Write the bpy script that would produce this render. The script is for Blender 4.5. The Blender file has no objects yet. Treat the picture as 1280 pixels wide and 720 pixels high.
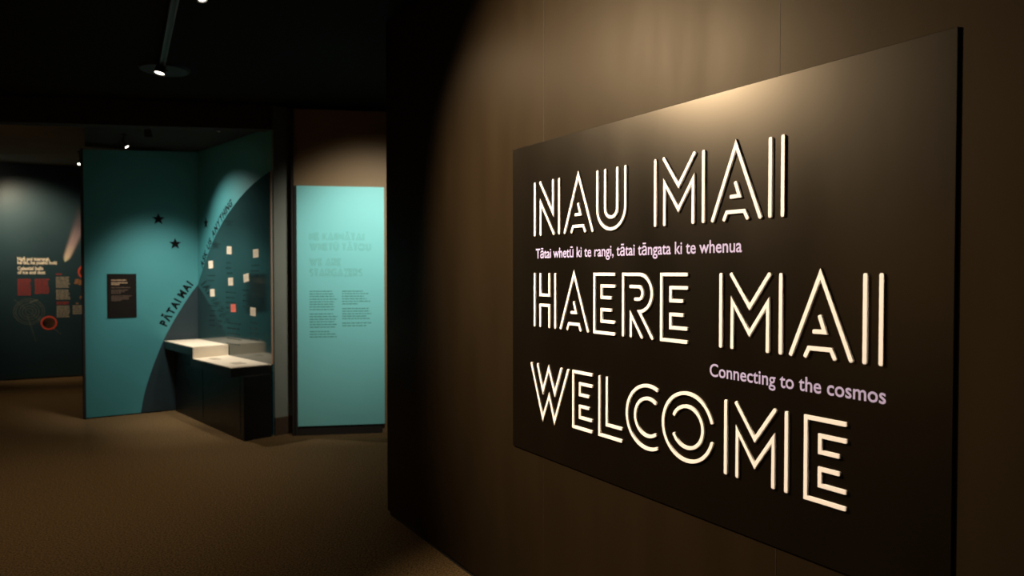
import bpy, bmesh, math, random
from mathutils import Matrix, Vector
random.seed(7)
sc = bpy.context.scene
PI = math.pi

# ------------------------------------------------------------------ camera, world, exposure
cd = bpy.data.cameras.new('camera'); cam = bpy.data.objects.new('camera', cd)
sc.collection.objects.link(cam); sc.camera = cam
cd.sensor_width = 36.0; cd.lens = 890 / 1280 * 36.0
cam.location = (0, 0, 1.5)
cam.rotation_euler = (PI / 2 - math.atan(19 / 890), 0, 0)
cd.clip_start = 0.02
cd.dof.use_dof = True; cd.dof.focus_distance = 2.4; cd.dof.aperture_fstop = 3.0
w = bpy.data.worlds.new('world'); sc.world = w; w.use_nodes = True
w.node_tree.nodes['Background'].inputs[0].default_value = (0.9, 0.8, 0.62, 1)
w.node_tree.nodes['Background'].inputs[1].default_value = 0.0012
sc.view_settings.view_transform = 'Standard'; sc.view_settings.look = 'None'
sc.view_settings.gamma = 1.0; sc.view_settings.use_curve_mapping = False
sc.view_settings.exposure = 0.0
WARM = (1.0, 0.74, 0.46); SOFT = (1.0, 0.77, 0.50); NEUT = (1.0, 0.90, 0.76); BOARDC = (1.0, 0.77, 0.51)
# lamp settings: ceiling point, lens centre, target, watts, cone degrees, blend, colour, radius, kind
LAMPS = {
 'board_wash':  ((-1.89, 2.77, 3.03), (-1.86, 2.74, 2.93), (0.05, 2.58, 1.66), 94, 81, 1.0, BOARDC, .035),
 'board_far':   ((-1.70, 3.93, 3.03), (-1.675, 3.89, 2.995), (-0.10, 2.85, 1.6), 6, 58, 1.0, SOFT, .03),
 'floor':       ((-2.56, 5.28, 3.03), (-2.55, 5.18, 2.94), (-3.0, 4.75, 0.0), 9, 92, 1.0, WARM, .034),
 'title':       ((-0.80, 4.92, 3.03), (-0.81, 4.96, 2.94), (-1.36, 6.64, 1.58), 26, 62, 1.0, NEUT, .03),
 'alcove_right':((-3.74, 6.88, 2.83), (-3.716, 6.90, 2.712), (-2.85, 7.05, 1.50), 11, 90, 1.0, NEUT, .02),
 'alcove_left': ((-3.37, 6.56, 2.83), (-3.365, 6.62, 2.765), (-3.70, 7.72, 0.66), 18, 64, 1.0, NEUT, .03),
 'counter':     ((-2.72, 6.63, 2.84), (-2.725, 6.635, 2.812), (-2.98, 6.90, 0.70), 9, 44, 1.0, NEUT, .022),
 'graphic':     ((-6.86, 9.02, 3.03), (-6.86, 9.06, 2.93), (-6.72, 10.0, 1.9), 16, 80, 1.0, SOFT, .03),
 'far_floor':   ((-5.45, 9.00, 3.03), (-5.437, 8.98, 2.86), (-5.3, 7.6, 0.0), 6, 90, 1.0, WARM, .022),
 'reflector_fill':   ((-5.60, 1.25, 3.03), (-5.64, 1.25, 2.93), (-7.3, 1.2, 1.4), 120, 70, 1.0, WARM, .035),  # unseen lamp added to light the ochre panel mirrored in the sign
 'near_carpet_fill':  ((-3.00, 1.60, 3.03), (-3.00, 1.64, 2.93), (-2.7, 3.4, 0.0), 5.5, 84, 1.0, WARM, .035),  # unseen fill lamp added to lift the near carpet
}

# ------------------------------------------------------------------ helpers
def link(o): sc.collection.objects.link(o); return o

def frame(A, e, z=0.0):
    """wall frame: local x along the wall, local y up, local z out of the wall"""
    e = Vector((e[0], e[1], 0)).normalized()
    n = e.cross(Vector((0, 0, 1)))
    m = Matrix(((e.x, 0, n.x, A[0]), (e.y, 0, n.y, A[1]), (0, 1, 0, z), (0, 0, 0, 1)))
    return m

class MB:
    def __init__(s): s.v = []; s.f = []; s.m = []
    def add(s, vs, fs, mi=0):
        b = len(s.v); s.v += [tuple(v) for v in vs]
        s.f += [tuple(i + b for i in f) for f in fs]; s.m += [mi] * len(fs); return s
    def box(s, x0, x1, y0, y1, z0, z1, mi=0):
        vs = [(x, y, z) for x in (x0, x1) for y in (y0, y1) for z in (z0, z1)]
        return s.add(vs, [(0,1,3,2),(4,6,7,5),(0,4,5,1),(2,3,7,6),(0,2,6,4),(1,5,7,3)], mi)
    def prism(s, pts, w0, w1, axis='z', mi=0):
        """extrude an outline; axis z: pts are (x,y)"""
        n = len(pts)
        a = sum(pts[i][0]*pts[(i+1)%n][1]-pts[(i+1)%n][0]*pts[i][1] for i in range(n))
        if a < 0: pts = pts[::-1]
        vs = [(p[0], p[1], w0) for p in pts] + [(p[0], p[1], w1) for p in pts]
        fs = [tuple(range(n-1, -1, -1)), tuple(range(n, 2*n))]
        fs += [(i, (i+1)%n, (i+1)%n+n, i+n) for i in range(n)]
        return s.add(vs, fs, mi)
    def cyl(s, p0, p1, r0, r1=None, seg=24, caps=True, mi=0):
        r1 = r0 if r1 is None else r1
        p0 = Vector(p0); p1 = Vector(p1); d = (p1-p0).normalized()
        t = Vector((1,0,0)) if abs(d.x) < .9 else Vector((0,1,0))
        a = d.cross(t).normalized(); b = d.cross(a)
        vs = []
        for p, r in ((p0, r0), (p1, r1)):
            vs += [p + (a*math.cos(2*PI*i/seg) + b*math.sin(2*PI*i/seg))*r for i in range(seg)]
        fs = [(i, (i+1)%seg, (i+1)%seg+seg, i+seg) for i in range(seg)]
        if caps: fs += [tuple(range(seg-1,-1,-1)), tuple(range(seg, 2*seg))]
        return s.add(vs, fs, mi)
    def ring(s, c, r0, r1, w0, w1, seg=48, mi=0):
        vs = []
        for r, z in ((r0,w0),(r0,w1),(r1,w1),(r1,w0)):
            vs += [(c[0]+r*math.cos(2*PI*i/seg), c[1]+r*math.sin(2*PI*i/seg), z) for i in range(seg)]
        fs = []
        for k in range(4):
            k2 = (k+1)%4
            fs += [(k*seg+i, k*seg+(i+1)%seg, k2*seg+(i+1)%seg, k2*seg+i) for i in range(seg)]
        return s.add(vs, fs, mi)
    def bar(s, pts, width, h, w0=0.0, round_=True, mi=0):
        """raised bar of half-rounded section swept along a polyline with mitred corners"""
        pts = [Vector((p[0], p[1])) for p in pts]; n = len(pts)
        hw = width/2
        prof = [(-hw, 0), (-hw, h*.9), (-hw*.94, h*.975), (-hw*.82, h), (hw*.82, h), (hw*.94, h*.975), (hw, h*.9), (hw, 0)]
        if not round_: prof = [(-hw, 0), (-hw, h), (hw, h), (hw, 0)]
        rows = []
        def row(p, nrm, k, sc_=1.0, sh=1.0):
            rows.append([(p.x + nrm.x*a*k*sc_, p.y + nrm.y*a*k*sc_, w0 + b*sh) for a, b in prof])
        d0 = (pts[1]-pts[0]).normalized(); d1 = (pts[-1]-pts[-2]).normalized()
        nn = lambda d: Vector((-d.y, d.x))
        if round_:
            row(pts[0]-d0*hw*.8, nn(d0), 1, .62, .86); row(pts[0]-d0*hw*.45, nn(d0), 1, .9, .97)
        else: row(pts[0], nn(d0), 1)
        if round_: row(pts[0], nn(d0), 1)
        for i in range(1, n-1):
            a = (pts[i]-pts[i-1]).normalized(); b = (pts[i+1]-pts[i]).normalized()
            m = (nn(a)+nn(b)).normalized(); k = 1/max(.34, m.dot(nn(a)))
            row(pts[i], m, k)
        row(pts[-1], nn(d1), 1)
        if round_:
            row(pts[-1]+d1*hw*.45, nn(d1), 1, .9, .97); row(pts[-1]+d1*hw*.8, nn(d1), 1, .62, .86)
        q = len(prof); vs = [v for r in rows for v in r]; fs = []
        for i in range(len(rows)-1):
            for j in range(q):
                j2 = (j+1) % q
                fs.append((i*q+j, i*q+j2, (i+1)*q+j2, (i+1)*q+j))
        fs.append(tuple(range(q-1, -1, -1))); fs.append(tuple((len(rows)-1)*q+j for j in range(q)))
        return s.add(vs, fs, mi)
    def build(s, name, mats, parent=None, matrix=None, smooth=False, bevel=0):
        me = bpy.data.meshes.new(name); me.from_pydata(s.v, [], s.f); me.validate()
        if not isinstance(mats, (list, tuple)): mats = [mats]
        for m in mats: me.materials.append(m)
        for p, i in zip(me.polygons, s.m): p.material_index = i
        bm = bmesh.new(); bm.from_mesh(me); bmesh.ops.recalc_face_normals(bm, faces=bm.faces); bm.to_mesh(me); bm.free()
        o = link(bpy.data.objects.new(name, me))
        if parent: o.parent = parent
        if matrix is not None: o.matrix_world = matrix if parent is None else matrix
        if smooth:
            for p in me.polygons: p.use_smooth = True
        if bevel:
            b = o.modifiers.new('bevel', 'BEVEL'); b.width = bevel; b.segments = 2; b.limit_method = 'ANGLE'
        return o

def empty(name, matrix, label, cat, group=None):
    o = link(bpy.data.objects.new(name, None)); o.matrix_world = matrix; o.empty_display_size = .1
    return tag(o, label, cat, group)
def tag(o, label=None, cat=None, group=None, kind=None):
    if label: o['label'] = label
    if cat: o['category'] = cat
    if group: o['group'] = group
    if kind: o['kind'] = kind
    return o
def struct(o): o['kind'] = 'structure'; return o

def text_mesh(body, size, offset=0.0, extrude=0.0006, spacing=1.0):
    c = bpy.data.curves.new('lettering', 'FONT'); c.body = body; c.size = size
    c.offset = offset; c.extrude = extrude; c.space_character = spacing; c.resolution_u = 4
    o = link(bpy.data.objects.new('lettering', c))
    dg = bpy.context.evaluated_depsgraph_get()
    me = bpy.data.meshes.new_from_object(o.evaluated_get(dg))
    vs = [v.co.copy() for v in me.vertices]; fs = [tuple(p.vertices) for p in me.polygons]
    bpy.data.objects.remove(o); bpy.data.curves.remove(c); bpy.data.meshes.remove(me)
    return vs, fs
def add_text(mb, body, x0, x1, base, cap, w0, offset=0.0, extrude=0.0006, mi=0):
    """text fitted between x0 and x1 on a baseline, with the given capital height"""
    vs, fs = text_mesh(body, 1.0, offset, 0.0)
    _h, _ = text_mesh('H', 1.0, 0, 0); ch = max(v.y for v in _h) - min(v.y for v in _h)
    a = min(v.x for v in vs); b = max(v.x for v in vs)
    sx = (x1-x0)/(b-a); sy = cap/ch
    mb.add([(x0+(v.x-a)*sx, base+v.y*sy, w0+extrude) for v in vs], fs, mi)

def smooth_pts(pts, k=6):
    out = []; n = len(pts)
    for i in range(n-1):
        p0 = pts[max(i-1,0)]; p1 = pts[i]; p2 = pts[i+1]; p3 = pts[min(i+2,n-1)]
        for j in range(k):
            t = j/k
            out.append(tuple(.5*((2*p1[c])+(-p0[c]+p2[c])*t+(2*p0[c]-5*p1[c]+4*p2[c]-p3[c])*t*t+(-p0[c]+3*p1[c]-3*p2[c]+p3[c])*t**3) for c in (0,1)))
    out.append(tuple(pts[-1])); return out

# ------------------------------------------------------------------ materials
def mat(name, col, rough=.6, spec=.5, var=.0, scale=6, bump=0.0, bscale=80, metal=0, emit=None, estr=0, ior=None, coat=0, stretch=None, tint=None):
    m = bpy.data.materials.new(name); m.use_nodes = True
    nt = m.node_tree; b = nt.nodes['Principled BSDF']
    b.inputs['Base Color'].default_value = (*col, 1); b.inputs['Roughness'].default_value = rough
    b.inputs['Specular IOR Level'].default_value = spec; b.inputs['Metallic'].default_value = metal
    if tint: b.inputs['Specular Tint'].default_value = (*tint, 1)
    if ior: b.inputs['IOR'].default_value = ior
    if coat: b.inputs['Coat Weight'].default_value = coat; b.inputs['Coat Roughness'].default_value = .06
    if emit: b.inputs['Emission Color'].default_value = (*emit, 1); b.inputs['Emission Strength'].default_value = estr
    tc = nt.nodes.new('ShaderNodeTexCoord')
    src = tc.outputs['Object']
    if stretch:
        mp = nt.nodes.new('ShaderNodeMapping'); mp.inputs['Scale'].default_value = stretch
        nt.links.new(src, mp.inputs[0]); src = mp.outputs[0]
    if var:
        n = nt.nodes.new('ShaderNodeTexNoise'); n.inputs['Scale'].default_value = scale; n.inputs['Detail'].default_value = 5
        nt.links.new(src, n.inputs['Vector'])
        r = nt.nodes.new('ShaderNodeValToRGB')
        r.color_ramp.elements[0].color = (*[c*(1-var) for c in col], 1); r.color_ramp.elements[0].position = .3
        r.color_ramp.elements[1].color = (*[min(1, c*(1+var)) for c in col], 1); r.color_ramp.elements[1].position = .7
        nt.links.new(n.outputs['Fac'], r.inputs[0]); nt.links.new(r.outputs[0], b.inputs['Base Color'])
        rr = nt.nodes.new('ShaderNodeMapRange')
        rr.inputs['To Min'].default_value = max(0, rough-.06*(1+var)); rr.inputs['To Max'].default_value = min(1, rough+.06*(1+var))
        nt.links.new(n.outputs['Fac'], rr.inputs[0]); nt.links.new(rr.outputs[0], b.inputs['Roughness'])
    if bump:
        n2 = nt.nodes.new('ShaderNodeTexNoise'); n2.inputs['Scale'].default_value = bscale; n2.inputs['Detail'].default_value = 3
        nt.links.new(src, n2.inputs['Vector'])
        bp = nt.nodes.new('ShaderNodeBump'); bp.inputs['Strength'].default_value = bump; bp.inputs['Distance'].default_value = .004
        nt.links.new(n2.outputs['Fac'], bp.inputs['Height']); nt.links.new(bp.outputs[0], b.inputs['Normal'])
    return m

M = {}
M['wall'] = mat('charcoal_wall_paint', (.0140, .0092, .0047), .42, .055, var=.12, scale=2.2, bump=.05, bscale=160, stretch=(3, .5, 1), tint=(1, .80, .52))
M['brown'] = mat('brown_wall_paint', (.185, .125, .060), .6, .4, var=.08, scale=2)
M['dark'] = mat('matt_black_paint', (.018, .017, .016), .8, .3, var=.1)
M['ceilfar'] = mat('ceiling_paint_bounce_lit', (.45, .41, .34), .9, .1, var=.1, scale=2)  # lightened colour stands in for bounce light on the far ceiling
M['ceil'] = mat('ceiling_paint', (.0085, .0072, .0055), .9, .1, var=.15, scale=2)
M['carpet'] = mat('brown_loop_carpet', (.125, .080, .036), .95, .1, var=.8, scale=95, bump=.3, bscale=260)
M['board'] = mat('satin_black_board', (.0036, .0026, .0016), .30, .21, var=.12, scale=1.6, stretch=(2, .6, 1), tint=(1, .84, .62))
M['edge'] = mat('board_edge_black', (.006, .006, .0055), .6, .3)
M['cream'] = mat('cream_acrylic', (.90, .87, .90), .5, .2, var=.03)
M['lilac'] = mat('lilac_vinyl', (.42, .385, .70), .6, .3)
M['teal'] = mat('teal_wall_paint', (.053, .262, .295), .6, .4, var=.04, scale=2)
M['tealdark'] = mat('night_blue_vinyl', (.014, .033, .043), .45, .5, var=.06)
M['gloss'] = mat('night_blue_gloss_panel', (.014, .040, .044), .10, .5, var=.05, ior=1.8)
M['copper'] = mat('panel_edge_tan', (.33, .20, .13), .5, .4)
M['aqua'] = mat('pale_aqua_print', (.20, .62, .65), .55, .4, var=.02, scale=2)
M['aquatext'] = mat('muted_aqua_lettering', (.165, .51, .49), .6, .3)
M['ink'] = mat('dark_green_ink', (.085, .27, .25), .7, .2)
M['black'] = mat('black_vinyl', (.004, .005, .005), .9, .08)
M['grey'] = mat('grey_green_paint', (.17, .19, .165), .7, .3, var=.05)
M['skirt'] = mat('brown_carpet_skirting', (.06, .042, .026), .9, .1, var=.4, scale=120)
M['signboard'] = mat('dark_sign_board', (.010, .008, .007), .8, .12)
M['tan'] = mat('tan_print', (.33, .23, .15), .7, .2)
M['tandim'] = mat('dim_tan_print', (.13, .09, .065), .7, .2)
M['card'] = mat('cream_card', (.80, .72, .58), .8, .2, var=.05)
M['cardline'] = mat('pencil_line', (.55, .46, .36), .8, .2)
M['coral'] = mat('coral_card', (.85, .20, .15), .8, .2, var=.05)
M['wallink'] = mat('handwriting_ink', (.004, .012, .014), .5, .3)
M['counter'] = mat('black_laminate', (.005, .006, .0055), .4, .4, var=.1)
M['top'] = mat('cream_laminate', (.78, .69, .55), .45, .4, var=.03)
M['paper'] = mat('grey_note_paper', (.42, .36, .29), .8, .2, var=.08)
M['graphic'] = mat('deep_teal_print', (.018, .052, .072), .42, .6, var=.08, scale=1.5)
M['white'] = mat('cream_print', (.92, .85, .72), .7, .2)
M['greyprint'] = mat('grey_print', (.42, .37, .29), .7, .2)
M['red'] = mat('red_print', (.42, .055, .05), .7, .2)
M['redring'] = mat('coral_red_ring', (.75, .10, .06), .7, .2)
M['orbit'] = mat('faint_orbit_line', (.17, .19, .16), .7, .2)
M['photo'] = mat('dark_space_picture', (.05, .025, .015), .6, .3, var=.9, scale=9)
M['rock'] = mat('asteroid_picture', (.30, .15, .08), .7, .2, var=.7, scale=30)
M['metal'] = mat('black_lamp_metal', (.010, .010, .009), .5, .4, metal=.2)
M['lens'] = mat('lamp_lens', (1, .9, .75), .3, .3, emit=(1.0, .90, .74), estr=14)
M['seam'] = mat('panel_joint', (.022, .015, .008), .6, .2)

def comet_material():
    m = bpy.data.materials.new('comet_print'); m.use_nodes = True; nt = m.node_tree; b = nt.nodes['Principled BSDF']
    b.inputs['Roughness'].default_value = .55
    tc = nt.nodes.new('ShaderNodeTexCoord'); sp = nt.nodes.new('ShaderNodeSeparateXYZ'); nt.links.new(tc.outputs['UV'], sp.inputs[0])
    r = nt.nodes.new('ShaderNodeValToRGB'); e = r.color_ramp.elements
    e[0].position = 0; e[0].color = (.55, .62, .42, 1); e[1].position = 1; e[1].color = (.024, .050, .066, 1)
    for p, c in ((.10, (.72, .60, .48, 1)), (.34, (.40, .30, .32, 1)), (.68, (.12, .10, .13, 1))):
        x = e.new(p); x.color = c
    nt.links.new(sp.outputs['Y'], r.inputs[0])
    # soft flanks: fade to the print's ground across the tail
    a = nt.nodes.new('ShaderNodeMath'); a.operation = 'SUBTRACT'; nt.links.new(sp.outputs['X'], a.inputs[0]); a.inputs[1].default_value = .5
    ab = nt.nodes.new('ShaderNodeMath'); ab.operation = 'ABSOLUTE'; nt.links.new(a.outputs[0], ab.inputs[0])
    mr = nt.nodes.new('ShaderNodeMapRange'); mr.interpolation_type = 'SMOOTHSTEP'
    mr.inputs['From Min'].default_value = .12; mr.inputs['From Max'].default_value = .5
    nt.links.new(ab.outputs[0], mr.inputs[0])
    mx = nt.nodes.new('ShaderNodeMix'); mx.data_type = 'RGBA'
    nt.links.new(mr.outputs[0], mx.inputs['Factor']); nt.links.new(r.outputs[0], mx.inputs['A']); mx.inputs['B'].default_value = (.024, .050, .066, 1)
    nt.links.new(mx.outputs['Result'], b.inputs['Base Color'])
    return m
M['comet'] = comet_material()

# ------------------------------------------------------------------ wall frames
BOARD = frame((.0035, 3.128), (.52837, -.84902))                       # face of the welcome board
MAINW = frame((.0035 + .84902*.0065, 3.128 + .52837*.0065), (.52837, -.84902))   # wall face, 22 mm behind
ALL = frame((-4.362, 7.266), (.82469, .56559)); CORN_U = 1.0815        # alcove, left teal wall
ALR = frame((-3.470, 7.878), (.68821, -.72552)); RLEN = 1.848          # alcove, right teal wall
CEN = frame((-2.02, 6.531), (.98677, .1621))                           # wall with the aqua panel
GRA = frame((-7.08, 9.861), (.88104, .47304))                          # far wall with the comet graphic
def flat(z): return Matrix.Translation((0, 0, z))
CH = 3.03

# ------------------------------------------------------------------ setting
struct(MB().box(-7.6, 4.5, -4.2, 13.0, -.06, 0).build('floor', M['carpet']))
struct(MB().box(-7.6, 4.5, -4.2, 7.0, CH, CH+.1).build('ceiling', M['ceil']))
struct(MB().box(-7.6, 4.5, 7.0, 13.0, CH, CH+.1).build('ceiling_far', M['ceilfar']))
struct(MB().box(-1.477, 4.6, 0.03, CH, -.16, 0).build('wall_right', M['wall'], matrix=MAINW))
struct(MB().box(-1.467, 4.6, 0.0, .03, -.15, -.012).build('baseboard_right', M['dark'], matrix=MAINW))
for i, s_ in enumerate((-.911, .231, 1.373, 2.515)):
    struct(MB().box(s_-.0009, s_+.0009, .03, CH, 0, .0006).build('trim_%d' % (i+1), M['seam'], matrix=MAINW))
struct(MB().box(-7.6, -7.45, -4.2, 13, 0, CH).build('wall_left', M['wall']))
struct(MB().box(-7.45, 2.6, -4.2, -4.05, 0, CH).build('wall_near', M['wall']))
struct(MB().box(-.36, 4.2, 0, CH, -.15, 0).build('wall_far', M['graphic'], matrix=GRA))
# alcove walls (the teal left wall stops a little short of the alcove ceiling)
wall_al = struct(MB().prism([(0, .012), (CORN_U, .012), (CORN_U, 2.832), (0, 2.755)], -.10, 0).build('wall_alcove_left', M['teal'], matrix=ALL))
struct(MB().prism([(-.022, 0), (0, 0), (0, 2.765), (-.022, 2.765)], -.10, .004).build('trim_5', M['dark'], matrix=ALL))
struct(MB().box(0, CORN_U, 0, .012, -.10, -.012).build('baseboard_alcove', M['dark'], matrix=ALL))
struct(MB().box(0, RLEN, 0, 2.83, -.12, 0).build('wall_alcove_right', M['teal'], matrix=ALR))
# the grey end of the alcove wall
PIL = frame((-2.178, 6.521), (.70, .714))
struct(MB().box(0, .235, .165, CH-.005, -.10, 0).build('pillar', M['grey'], matrix=PIL))
struct(MB().box(0, .235, 0, .165, -.10, .006).build('baseboard_pillar', M['skirt'], matrix=PIL))
# wall behind the aqua panel
struct(MB().box(.012, 4.0, 0, CH-.03, -.12, 0).build('wall_center', M['brown'], matrix=CEN))
struct(MB().box(.0, .022, 0, CH-.03, -.10, .012).build('trim_6', M['dark'], matrix=CEN))
# alcove ceiling and bulkhead
struct(MB().prism([(-4.52, 7.56), (-3.795, 6.34), (-2.19, 6.60), (-3.30, 8.05), (-3.9, 7.95)], 2.837, CH-.002).build('ceiling_alcove', mat('alcove_ceiling_paint', (.035, .04, .038), .9, .1)))
BK = frame((-7.45, 5.73), (.98922, .1464))
struct(MB().box(0, 5.32, 2.805, CH-.001, -.14, 0).build('ceiling_bulkhead', M['dark'], matrix=BK))

# ------------------------------------------------------------------ welcome board
H = .2135
def arc(c, r, a0, a1, n=22):
    return [(c[0]+r*math.cos(math.radians(a0+(a1-a0)*i/n)), c[1]+r*math.sin(math.radians(a0+(a1-a0)*i/n))) for i in range(n+1)]
GL = {
 'N': (.173, [[(0,H),(0,0)], [(.040,H),(.131,.083),(.131,H)], [(.0435,0),(.0435,.132),(.137,0)], [(.173,H),(.173,0)]]),
 'A': (.1745, [[(0,0),(.0875,.2165),(.1745,0)], [(.0868,.105),(.101,.066),(.070,.0655)], [(.0447,0),(.055,.021),(.119,.021),(.130,0)]]),
 'U': (.155, [[(0,H)]+arc((.0775,.0775),.0775,180,360)+[(.155,H)], [(.0445,H)]+arc((.078,.076),.0335,180,360)+[(.1115,H)]]),
 'M': (.2105, [[(0,H),(0,0)], [(.039,H+.001),(.1055,.121),(.1725,H+.001)], [(.043,0),(.043,.1355),(.1055,.0455),(.168,.1365),(.168,0)], [(.2105,H),(.2105,0)]]),
 'I': (.041, [[(0,H),(0,0)], [(.041,H),(.041,0)]]),
 'H': (.148, [[(0,H),(0,0)], [(.042,H),(.042,.128),(.1065,.128),(.1065,H)], [(.042,0),(.042,.086),(.1065,.086),(.1065,0)], [(.148,H),(.148,0)]]),
 'E': (.1125, [[(.1125,H),(0,H),(0,0),(.1125,0)], [(.1135,.171),(.042,.171),(.042,.129),(.0935,.129)], [(.0945,.0845),(.042,.0845),(.042,.042),(.1125,.042)]]),
 'R': (.1475, [[(0,0),(0,H)]+arc((.081,.150),.0635,90,-88)+[(.1475,0)], [(.037,.1715)]+arc((.078,.150),.0215,90,-90,12)+[(.062,.1285)], [(.041,0),(.041,.075),(.0965,0)]]),
 'W': (.258, [[(0,H),(.0843,-.003),(.130,.096),(.167,-.003),(.258,H)], [(.0463,H),(.085,.109),(.127,.208),(.1686,.1095),(.212,H)]]),
 'L': (.122, [[(0,H),(0,0),(.122,0)], [(.0425,H),(.0425,.043),(.122,.043)]]),
 'C': (.149, [arc((.1065,.1073),.1065,66,294,36), arc((.1065,.1073),.0635,56,304,28)]),
 'O': (.2136, [arc((.1068,.1073),.1068,17.5,342.5,44), arc((.1068,.1073),.0655,151,-151,34)]),
 'K': (.13, [[(0,H),(0,0)], [(.042,H),(.042,0)], [(.13,H),(.058,.107),(.13,0)]]),
 'T': (.13, [[(0,H),(.13,H)], [(0,.171),(.045,.171),(.045,0)], [(.085,0),(.085,.171),(.13,.171)]]),
 'S': (.12, [arc((.06,.155),.058,30,270,16)+arc((.06,.0525),.045,90,-150,16), arc((.06,.155),.03,30,270,10)]),
 'G': (.19, [arc((.1065,.1073),.1065,50,330,30), arc((.1065,.1073),.0635,50,330,20), [(.11,.107),(.19,.107)]]),
 'Z': (.13, [[(0,H),(.13,H),(.02,0),(.13,0)], [(0,.171),(.08,.171)]]),
 ' ': (.06, []),
}
sign = empty('welcome_sign', BOARD @ Matrix.Translation((.92, .74, 0)),
             'large black welcome sign with raised cream inline letters on the charcoal wall', 'sign')
SO = BOARD @ Matrix.Identity(4)
def on_sign(mb, name, m, **k):
    o = mb.build(name, m, **k); o.parent = sign; o.matrix_parent_inverse = sign.matrix_world.inverted(); o.matrix_world = SO; return o
p = MB().box(0, 1.838, .7395, 2.0385, -.0065, 0)
panel = on_sign(p, 'panel', M['board'], bevel=.0012)
rows = [(1.657, [('N',.1815),('A',.392),('U',.595),('M',.899),('A',1.1465),('I',1.354)]),
        (1.281, [('H',.181),('A',.366),('E',.579),('R',.740),('E',.930),('M',1.181),('A',1.4245),('I',1.6345)]),
        (.9055, [('W',.158),('E',.450),('L',.610),('C',.7615),('O',.9402),('M',1.2025),('E',1.473)])]
for z, ls in rows:
    for ch, x in ls:
        mb = MB()
        for st in GL[ch][1]:
            mb.bar([(x+a, z+b) for a, b in st], .0116, .0062)
        o = on_sign(mb, 'letter', M['cream'], smooth=False)
        o['label'] = 'raised cream inline letter %s' % ch
mb = MB(); add_text(mb, 'T\u0101tai whet\u016b ki te rangi, t\u0101tai t\u0101ngata ki te whenua', .183, 1.254, 1.5605, .0385, 0, offset=.012)
on_sign(mb, 'subtitle', M['lilac'])['label'] = 'lilac line of small lettering'
mb = MB(); add_text(mb, 'Connecting to the cosmos', 1.135, 1.686, 1.1860, .0375, 0, offset=.012)
on_sign(mb, 'subtitle', M['lilac'])['label'] = 'lilac line of small lettering'

# ------------------------------------------------------------------ aqua title panel
def dashes(mb, x0, x1, z, h, w0, dens=.86, word=(.018, .05), gap=.007, mi=0):
    """a line of small print: word-length strokes"""
    x = x0
    while x < x1-.004:
        l = min(random.uniform(*word), x1-x)
        mb.box(x, x+l, z-h/2, z+h/2, w0, w0+.0005, mi); x += l+gap
aq = empty('title_panel', CEN @ Matrix.Translation((.44, .0, .03)), 'tall pale aqua title panel standing against the brown wall', 'panel')
def part(root, F, mb, name, m, label=None, **k):
    o = mb.build(name, m, **k); o.parent = root; o.matrix_parent_inverse = root.matrix_world.inverted(); o.matrix_world = F
    if label: o['label'] = label
    return o
part(aq, CEN, MB().box(.05, .836, .088, 2.295, .006, .030), 'board', M['aqua'], bevel=.001)
part(aq, CEN, MB().box(.03, .815, 0, .086, .001, .018), 'plinth', M['dark'], 'black recessed plinth')
part(aq, CEN, MB().box(.028, .05, 0.0, 2.295, .001, .028), 'side_batten', M['dark'], 'black batten')
def title(s, x0, x1, z0, z1):
    cap = z1-z0; k = cap/H; xs = 0; wd = 0
    items = []
    macron = False
    for ch in s:
        base = {'\u0100': 'A', '\u016a': 'U'}.get(ch, ch)
        g = GL[base]; items.append((base, wd, base != ch)); wd += g[0] + (.035 if base != ' ' else .03)
    sx = (x1-x0)/((wd-.035))
    mb = MB()
    for base, x, mac in items:
        for st in GL[base][1]:
            mb.bar([(x0+(x+a)*sx, z0+b*k) for a, b in st], .0062, .0012, .030, round_=False)
        if mac: mb.box(x0+(x+.03)*sx, x0+(x+GL[base][0]-.03)*sx, z1+.007, z1+.013, .030, .0312)
    return part(aq, CEN, mb, 'heading', M['aquatext'], 'faint deeper aqua inline heading')
title('HE KAIM\u0100TAI', .163, .652, 1.801, 1.866)
title('WHET\u016a T\u0100TOU', .163, .712, 1.706, 1.770)
title('WE ARE', .163, .441, 1.566, 1.631)
title('STARGAZERS', .163, .636, 1.471, 1.536)
kz = lambda y: 1.871 - (270 + y/4.235 - 291)*(.0073)
def cy(ys, x0, ends):
    mb = MB()
    for y, e in zip(ys, ends): dashes(mb, x0, e, kz(y), .0085, .030, word=(.014, .045), gap=.006)
    part(aq, CEN, mb, 'text_block', M['ink'], 'small dark print')
cy((403,417,430,445,459,472,486,500), .16, (.36,.37,.38,.41,.385,.372,.385,.385))
cy((524,538,552,566,580,594), .16, (.37,.41,.40,.38,.41,.395))
cy((618,632,646), .16, (.335,.39,.40))
cy((403,416,430,444,457,471), .452, (.64,.69,.65,.675,.715,.59))
cy((496,510,524,537,550), .452, (.69,.70,.715,.67,.70))
cy((574,588), .452, (.715,.675))

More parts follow.
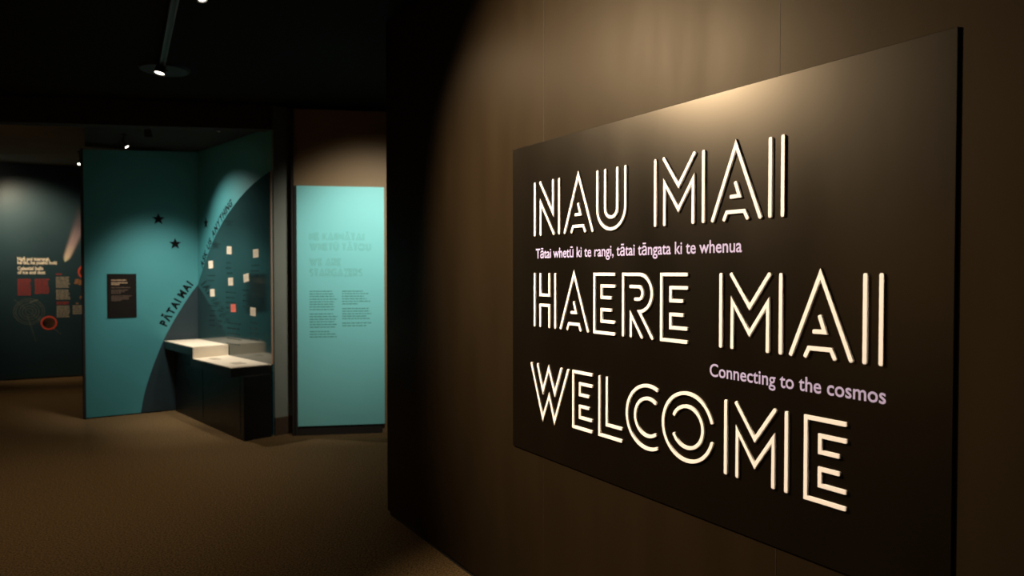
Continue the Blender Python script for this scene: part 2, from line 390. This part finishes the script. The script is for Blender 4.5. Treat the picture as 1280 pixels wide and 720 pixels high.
# ------------------------------------------------------------------ alcove: arcs, lettering, stars, cards
arcL = smooth_pts([(1.0795,1.372),(1.014,1.285),(.924,1.142),(.83,.980),(.745,.812),(.649,.575),(.55,.270),(.498,.012)])
arcR = smooth_pts([(.014,1.364),(.10,1.470),(.21,1.590),(.319,1.702),(.457,1.832),(.627,1.956),(.782,2.056),(.967,2.150),(1.14,2.228),(1.30,2.290),(1.50,2.353),(1.693,2.400),(1.841,2.429)])
o = MB().prism(arcL + [(CORN_U-.002, .012)], 0.0, .003).build('mural_shape', M['tealdark'], matrix=ALL)
o.parent = wall_al; o.matrix_parent_inverse = ALL.inverted(); o.matrix_world = ALL; o['label'] = 'dark blue curved mural shape'
qb = empty('question_board', ALR @ Matrix.Translation((.93, 0, .012)), 'glossy dark arched question board on the right alcove wall behind the counter', 'board')
part(qb, ALR, MB().prism(arcR + [(1.841, .60), (.014, .60)], .001, .012), 'panel', M['gloss'])
part(qb, ALR, MB().box(1.8412, 1.850, .66, 2.432, .001, .0135), 'edge_strip', M['copper'], 'tan edge strip')

def arc_text(words, curve, offset, cap, u0, name, F, label, w0, bold=.012, wfac=1.0):
    """letters set one by one along a curve in the wall plane, standing out to its left side"""
    L = [0]
    for a, b in zip(curve, curve[1:]): L.append(L[-1]+math.dist(a, b))
    def at(s):
        for i in range(len(L)-1):
            if L[i+1] >= s or i == len(L)-2:
                t = (s-L[i])/(L[i+1]-L[i]); a, b = curve[i], curve[i+1]
                d = Vector((b[0]-a[0], b[1]-a[1])).normalized()
                return Vector((a[0]+(b[0]-a[0])*t, a[1]+(b[1]-a[1])*t)), d
    h, _ = text_mesh('H', 1, 0, 0); ch = max(v.y for v in h); k = cap/ch
    adv = []; glyphs = []
    for c in words:
        if c == ' ': adv.append(cap*.50); glyphs.append(None); continue
        vs, fs = text_mesh(c, 1, bold, 0)
        a = min(v.x for v in vs); b = max(v.x for v in vs)
        glyphs.append((vs, fs, a)); adv.append((b-a)*k*wfac + cap*.13)
    total = sum(adv) - cap*.13
    u1 = u0[1]; s = u0[0]; stretch = (u1-u0[0])/total
    mb = MB()
    for g, ad in zip(glyphs, adv):
        if g:
            vs, fs, a = g
            p, d = at(s + ad*stretch*.45); n = Vector((-d.y, d.x))
            hw = ad*stretch*.45
            mb.add([(p.x + d.x*((v.x-a)*k*wfac*stretch-hw) + n.x*(offset+v.y*k),
                     p.y + d.y*((v.x-a)*k*wfac*stretch-hw) + n.y*(offset+v.y*k), w0) for v in vs], fs)
        s += ad*stretch
    return tag(mb.build(name, M['black'], matrix=F), label, 'lettering')
arcLr = arcL[::-1]
def length_at(curve, z):
    s = 0
    for a, b in zip(curve, curve[1:]):
        if b[1] >= z: return s + math.dist(a, b)*(z-a[1])/(b[1]-a[1])
        s += math.dist(a, b)
    return s
arc_text('P\u0100TAI MAI', arcLr, .038, .074, (length_at(arcLr, .900), length_at(arcLr, 1.345)), 'wall_lettering', ALL,
         'black PĀTAI MAI lettering beside the curve on the left teal wall', .0012, bold=.045)
arc_text('ASK US ANYTHING', arcR, .035, .075, (length_at(arcR, 1.520), length_at(arcR, 2.150)), 'wall_lettering', ALR,
         'black ASK US ANYTHING lettering beside the curve on the right teal wall', .0012, bold=.04)

def star(c, r, F, label):
    pts = [(c[0]+(r if i%2==0 else r*.42)*math.sin(i*PI/5), c[1]+(r if i%2==0 else r*.42)*math.cos(i*PI/5)) for i in range(10)]
    return tag(MB().prism(pts, .0, .004).build('wall_star', M['black'], matrix=F), label, 'star', 'black stars on the teal walls')
star((.687, 2.076), .066, ALL, 'upper black star on the left teal wall')
star((.850, 1.815), .064, ALL, 'lower black star on the left teal wall, above the sloping lettering')
star((.241, 2.036), .060, ALR, 'black star on the right teal wall, beside the corner')

sg = empty('information_sign', ALL @ Matrix.Translation((.333, 1.032, .008)), 'small dark portrait information sign with tan print on the left teal wall', 'sign')
part(sg, ALL, MB().box(.198, .470, 1.032, 1.489, 0, .008), 'board', M['signboard'], bevel=.001)
SX = lambda x: .198 + (x-62)/(437-62)*.272
SZ = lambda y: 1.489 - (y-78)/(630-78)*.457
mb = MB()
for y, a, b, h in ((158,115,310,.013),(191,115,332,.013),(211,115,222,.013)): dashes(mb, SX(a), SX(b), SZ(y), h, .008, word=(.02,.05), gap=.004)
part(sg, ALL, mb, 'heading', M['tan'], 'tan heading print')
mb = MB()
for y, a, b in ((251,115,358),(283,115,328),(302,115,285),(322,115,245),(358,118,370),(378,118,345),(395,118,335),(412,118,240)): dashes(mb, SX(a), SX(b), SZ(y), .007, .008, word=(.012,.035), gap=.005)
part(sg, ALL, mb, 'text_block', M['tandim'], 'dim tan print')

def card(c, tilt, m, label, wd=.116, ht=.079, pl=None):
    F = ALR @ Matrix.Translation((c[0], c[1], .0128)) @ Matrix.Rotation(math.radians(tilt), 4, 'Z')
    o = MB().box(-wd/2, wd/2, -ht/2, ht/2, 0, .003).build('note_card', m, matrix=F)
    mb = MB()
    for k in range(3): dashes(mb, -wd*.34, wd*random.uniform(.1,.34), ht*(.2-.2*k), .004, .003, word=(.012,.03), gap=.006)
    l = mb.build('handwriting', pl or M['cardline'], matrix=F); l.parent = o; l.matrix_parent_inverse = F.inverted(); l.matrix_world = F
    return tag(o, label, 'card', 'note cards on the question board')
card((.896,1.728), -3, M['card'], 'cream note card, topmost in the middle of the question board')
card((1.522,1.684), 2, M['card'], 'cream note card at upper right of the question board, near the tan edge')
card((.401,1.587), 2, M['card'], 'cream note card at upper left, just inside the curved edge')
card((.925,1.411), 2, M['card'], 'cream note card in the middle column, directly above the coral card')
card((1.301,1.451), 8, M['card'], 'tilted cream note card right of the middle column')
card((.438,1.288), 2, M['card'], 'cream note card at lower left, near the corner of the walls')
card((.986,1.145), 3, M['coral'], 'coral red note card, the only red one', pl=mat('coral_line', (.6,.12,.1), .8))
card((1.45,1.127), -1, M['card'], 'cream note card at lower right, right of the coral card')
# faint handwriting on the board itself
for (x0, x1, z, n) in ((.80,.98,1.60,3),(.30,.52,1.47,2),(.33,.52,1.15,5),(.60,.72,1.10,4),(.78,1.06,1.30,4),(.80,1.18,.99,5),(1.20,1.36,1.33,4),(1.36,1.58,1.02,4),(1.40,1.62,1.57,3)):
    mb = MB()
    for k in range(n): dashes(mb, x0+random.uniform(0,.03), x1-random.uniform(0,.06), z-k*.052, .010, .012, word=(.02,.07), gap=.016)
    part(qb, ALR, mb, 'handwriting', M['wallink'], 'dark handwritten lines')

# ------------------------------------------------------------------ counter
ct = empty('display_counter', Matrix.Translation((-2.9, 6.95, 0)), 'black stepped counter with cream tops below the question board', 'counter')
def wp(u, off):      # plan point on the right alcove wall, off metres in front of it
    e = Vector((.68821, -.72552)); n = Vector((-.72552, -.68821)); q = Vector((-3.470, 7.878)) + e*u + n*off
    return (q.x, q.y)
bw = lambda u: wp(u, .016)
# plan of the tops and of the tapered body
F0 = (-3.745, 7.655); F1 = (-3.135, 6.975); F2 = (-2.492, 6.292); F3 = wp(1.846, .20)
B0 = bw(.03); B1 = bw(.852); B2 = bw(1.846)
G0 = (-3.655, 7.705); G2 = (-2.385, 6.305); G3 = (-2.20, 6.49)
def plan(mb, pts, z0, z1, mi=0): return mb.prism(list(pts), z0, z1, mi=mi)
def loft(mb, lo, hi, z0, z1):
    n = len(lo)
    vs = [(x, y, z0) for x, y in lo] + [(x, y, z1) for x, y in hi]
    fs = [tuple(range(n-1,-1,-1)), tuple(range(n, 2*n))] + [(i,(i+1)%n,(i+1)%n+n,i+n) for i in range(n)]
    return mb.add(vs, fs)
F3 = (-2.245, 6.535)
mid = lambda a, b, t: (a[0]+(b[0]-a[0])*t, a[1]+(b[1]-a[1])*t)
G1 = mid(G0, G2, .42)
mb = MB()
plan(mb, [G0, G1, bw(.81), bw(.03)], 0, .685)
plan(mb, [G1, G2, G3, bw(1.846), bw(.81)], 0, .575)
body = mb.build('body', M['counter']); body.parent = ct; body.matrix_parent_inverse = ct.matrix_world.inverted()
I4 = Matrix.Identity(4)
sl = plan(MB(), [F0, F1, B1, B0], .6855, .762)
e1 = mid(F1, F0, .06); e2 = mid(B1, B0, .06)
plan(sl, [F1, F2, F3, B2, B1], .5755, .652); plan(sl, [e1, F1, B1, e2], .5755, .6855)
part(ct, I4, sl, 'worktop', M['counter'], 'thick black overhanging worktop')
part(ct, I4, plan(MB(), [F0, F1, B1, B0], .762, .770), 'upper_top', M['top'], 'cream raised top')
part(ct, I4, plan(MB(), [F1, F2, F3, B2, B1], .652, .660), 'lower_top', M['top'], 'cream lower top')
d1 = mid(F1, F2, .008); d2 = mid(B1, B2, .008)
part(ct, I4, plan(MB(), [F1, d1, d2, B1], .660, .7615), 'riser', M['top'], 'cream riser')
# two door leaves on the front
def door(t0, t1):
    a0 = mid(G0, G2, t0); a1 = mid(G0, G2, t1)
    n = Vector((a1[1]-a0[1], -(a1[0]-a0[0]))).normalized()
    n = -n if n.y > 0 else n
    P3 = lambda t, z: Vector((*mid(G0, G2, t), z))
    q = [P3(t0,.06), P3(t1,.06), P3(t1,.55), P3(t0,.55)]; nv = Vector((n.x, n.y, 0))
    vs = [p for p in q] + [p+nv*.003 for p in q]
    mb = MB().add(vs, [(3,2,1,0),(4,5,6,7),(0,1,5,4),(1,2,6,5),(2,3,7,6),(3,0,4,7)])
    part(ct, I4, mb, 'door', M['counter'])
door(.04, .455); door(.465, .96)
# papers on the lower top
def sheet(px, yaw, wd, ht, label):
    F = Matrix.Translation((px[0], px[1], .6604)) @ Matrix.Rotation(yaw, 4, 'Z')
    o = MB().box(-wd/2, wd/2, -ht/2, ht/2, 0, .002).build('note_sheet', M['paper'], matrix=F)
    tag(o, label, 'paper')
sheet((-2.545, 6.60), -.81, .16, .10, 'tan note sheet lying on the lower cream counter top near its right end')
sheet((-2.905, 6.945), -.75, .13, .07, 'tan note sheet lying on the lower cream counter top beside the riser')

# ------------------------------------------------------------------ comet graphic on the far wall
gp = empty('comet_graphic', GRA @ Matrix.Translation((.6, 0, .02)), 'tall dark teal comet graphic panel with cream heading and red text', 'panel')
part(gp, GRA, MB().box(.035, 1.9, .02, 2.985, .0, .02), 'board', M['graphic'], bevel=.001)
for body_, x1_, z_ in (('Ng\u0101 poi tuarangi,', .575, 1.674), ('he tio, he puehu hoki', .660, 1.622), ('Celestial balls', .496, 1.540), ('of ice and dust', .522, 1.484)):
    mb = MB(); add_text(mb, body_, .195, x1_, z_, .044, .02, offset=.036)
    part(gp, GRA, mb, 'heading', M['white'], 'bold cream heading line')
def block(x0, x1, z0, z1, m, n, lab):
    mb = MB()
    for k in range(n): dashes(mb, x0, x1-random.uniform(0, (x1-x0)*.15), z1-(k+.5)*(z1-z0)/n, (z1-z0)/n*.55, .02, word=(.02,.06), gap=.006)
    part(gp, GRA, mb, 'text_block', m, lab)
block(.192, .365, 1.180, 1.418, M['red'], 10, 'red print'); block(.394, .570, 1.200, 1.418, M['red'], 9, 'red print')
block(.646, .82, 1.283, 1.445, M['greyprint'], 7, 'grey print'); block(.646, .82, 1.115, 1.262, M['greyprint'], 6, 'grey print')
block(.650, .816, .860, 1.033, M['greyprint'], 7, 'grey print'); block(.845, .985, .900, 1.033, M['greyprint'], 5, 'grey print')
block(.646, .720, 1.466, 1.494, M['red'], 1, 'red print'); block(.650, .818, 1.045, 1.090, M['red'], 2, 'red print')
mb = MB()
for r in (.045, .08, .115, .155, .18): mb.ring((.325, .955), r-.0025, r+.0025, .02, .0205)
mb.bar([(.15,1.13),(.48,.80)], .004, .0005, .02, round_=False); mb.bar([(.42,.90),(.70,.62)], .004, .0005, .02, round_=False)
mb.bar([(.33,1.08),(.43,1.12)], .012, .0005, .02, round_=False); mb.bar([(.30,.92),(.40,.52)], .004, .0005, .02, round_=False)
part(gp, GRA, mb, 'orbit_diagram', M['orbit'], 'faint orbit diagram of circles')
def inset(c, r):
    part(gp, GRA, MB().ring(c, r*.80, r, .02, .0215), 'picture_ring', M['redring'], 'coral red ring')
    part(gp, GRA, MB().cyl((c[0],c[1],.02),(c[0],c[1],.0208), r*.80, seg=48), 'picture', M['photo'], 'dark round picture')
inset((.556, .788), .098); inset((1.02, 1.512), .105)
def rock(c, r):
    pts = [(c[0]+r*(1+.22*math.sin(3*a+c[0]*9))*math.cos(a), c[1]+r*.72*(1+.2*math.cos(2*a+1))*math.sin(a)) for a in [2*PI*i/24 for i in range(24)]]
    part(gp, GRA, MB().prism(pts, .02, .0207), 'asteroid_picture', M['rock'], 'brown asteroid picture')
rock((.925, 1.368), .062); rock((.965, 1.140), .036); rock((.90, 1.06), .014)
# comet: head at lower left, tail widening upward
hd = Vector((.758, 1.652)); tl = Vector((1.03, 2.42)); d = (tl-hd).normalized(); nrm = Vector((-d.y, d.x)); L = (tl-hd).length
NR, NC = 24, 8; vs = []; uvs = []
for i in range(NR+1):
    t = i/NR; wd = .052*math.sqrt(min(1, t/.10)) + .075*t
    for j in range(NC+1):
        a = j/NC-.5; q = hd + d*L*t + nrm*wd*2*a
        vs.append((q.x, q.y, .0205)); uvs.append((j/NC, t))
fs = [(i*(NC+1)+j, i*(NC+1)+j+1, (i+1)*(NC+1)+j+1, (i+1)*(NC+1)+j) for i in range(NR) for j in range(NC)]
cm = part(gp, GRA, MB().add(vs, fs), 'comet_picture', M['comet'], 'bright streaking comet picture')
ul = cm.data.uv_layers.new(name='UVMap')
for lp in cm.data.loops: ul.data[lp.index].uv = uvs[lp.vertex_index]

# ------------------------------------------------------------------ unseen panel added on the left wall for a warm reflection in the sign
op = MB().box(-7.449, -7.42, .55, 1.85, .35, 2.45).build('reflector_panel', mat('ochre_reflector', (.55, .40, .22), .7, .3, var=.15, scale=2), bevel=.002)
tag(op, 'added tall ochre reflector on the left wall, mirrored in the welcome sign', 'panel')

# ------------------------------------------------------------------ lighting track and lamps
tr = empty('ceiling_lighting_track', Matrix.Translation((-2.24, 4.66, CH)), 'black lighting track on the ceiling running to the round ceiling plate', 'lighting track')
a = Vector((-2.595, 5.30, CH)); b = Vector((-1.53, 3.36, CH)); dr = (b-a).normalized(); sd = Vector((-dr.y, dr.x, 0))
def beam(mb, a, b, hw, z0, z1):
    return mb.prism([(p.x, p.y) for p in (a+sd*hw, b+sd*hw, b-sd*hw, a-sd*hw)], z0, z1)
rl = part(tr, I4, beam(MB(), a, b, .020, CH-.030, CH-.0005), 'rail', M['metal'])
bpy.context.view_layer.update()
lipm = mat('track_lip_grey', (.05,.055,.05), .5, .5, metal=.3)
for q in (.014, -.014):
    part(rl, I4, beam(MB(), a+sd*q, b+sd*q, .006, CH-.036, CH-.0302), 'rail_lip', lipm, 'grey rail lip')
pl = MB().cyl((-2.60, 5.36, CH-.0005), (-2.60, 5.36, CH-.020), .18, .165, seg=40).build('ceiling_plate', M['edge'])
tag(pl, 'round black ceiling plate at the far end of the lighting track', 'ceiling plate')
LAB = {
 'board_wash': 'black spotlight on the ceiling aimed at the top of the welcome sign',
 'board_far': 'lit black spotlight hanging from the near end of the lighting track',
 'floor': 'lit black spotlight hanging below the round ceiling plate',
 'title': 'black spotlight on the ceiling in front of the aqua panel',
 'alcove_right': 'small lit spotlight hanging over the left teal wall of the alcove',
 'alcove_left': 'small dark spotlight hanging in the middle of the alcove ceiling',
 'counter': 'small downlight recessed behind the bulkhead over the counter',
 'graphic': 'black spotlight on the ceiling before the comet graphic',
 'far_floor': 'small lit spotlight hanging before the comet graphic, left of the teal wall edge',
 'reflector_fill': 'added black spotlight lighting the ochre reflector on the left wall',
 'near_carpet_fill': 'added black spotlight giving fill light to the near carpet'}
for key, (c, l, t, watts, cone, blend, colr, rad) in LAMPS.items():
    c = Vector(c); l = Vector(l); t = Vector(t); dv = (t-l).normalized()
    if key == 'board_far': c.z = CH-.0365
    if key == 'floor': c.z = CH-.0365
    root = empty('ceiling_spotlight', Matrix.Translation(c), LAB[key], 'spotlight', 'ceiling spotlights')
    back = l - dv*.075
    part(root, I4, MB().cyl(c, c-Vector((0,0,.012)), .024, seg=20), 'mount', M['metal'])
    part(root, I4, MB().cyl(c-Vector((0,0,.010)), back+dv*.03, .007, seg=10), 'stem', M['metal'])
    hb = MB().cyl(back, l, rad*.82, rad*1.12, seg=28, caps=False).cyl(back-dv*.008, back, rad*.5, rad*.82, seg=28)
    hb.cyl(l-dv*.001, l-dv*.016, rad*1.12, rad*.98, seg=28, caps=False)
    hd = part(root, I4, hb, 'head', M['metal']); bpy.context.view_layer.update()
    part(hd, I4, MB().cyl(l-dv*.011, l-dv*.006, rad*.92, seg=28), 'lens', M['lens'], 'glowing lens')
    ld = bpy.data.lights.new('spot', 'SPOT'); ld.energy = watts*10; ld.color = colr
    ld.spot_size = math.radians(cone); ld.spot_blend = blend; ld.shadow_soft_size = .12 if key in ('alcove_left', 'title', 'graphic') else .03
    lo = link(bpy.data.objects.new('spot_light', ld)); lo.parent = root; lo.matrix_parent_inverse = root.matrix_world.inverted()
    lo.matrix_world = Matrix.Translation(l + dv*.012) @ dv.to_track_quat('-Z', 'Y').to_matrix().to_4x4()
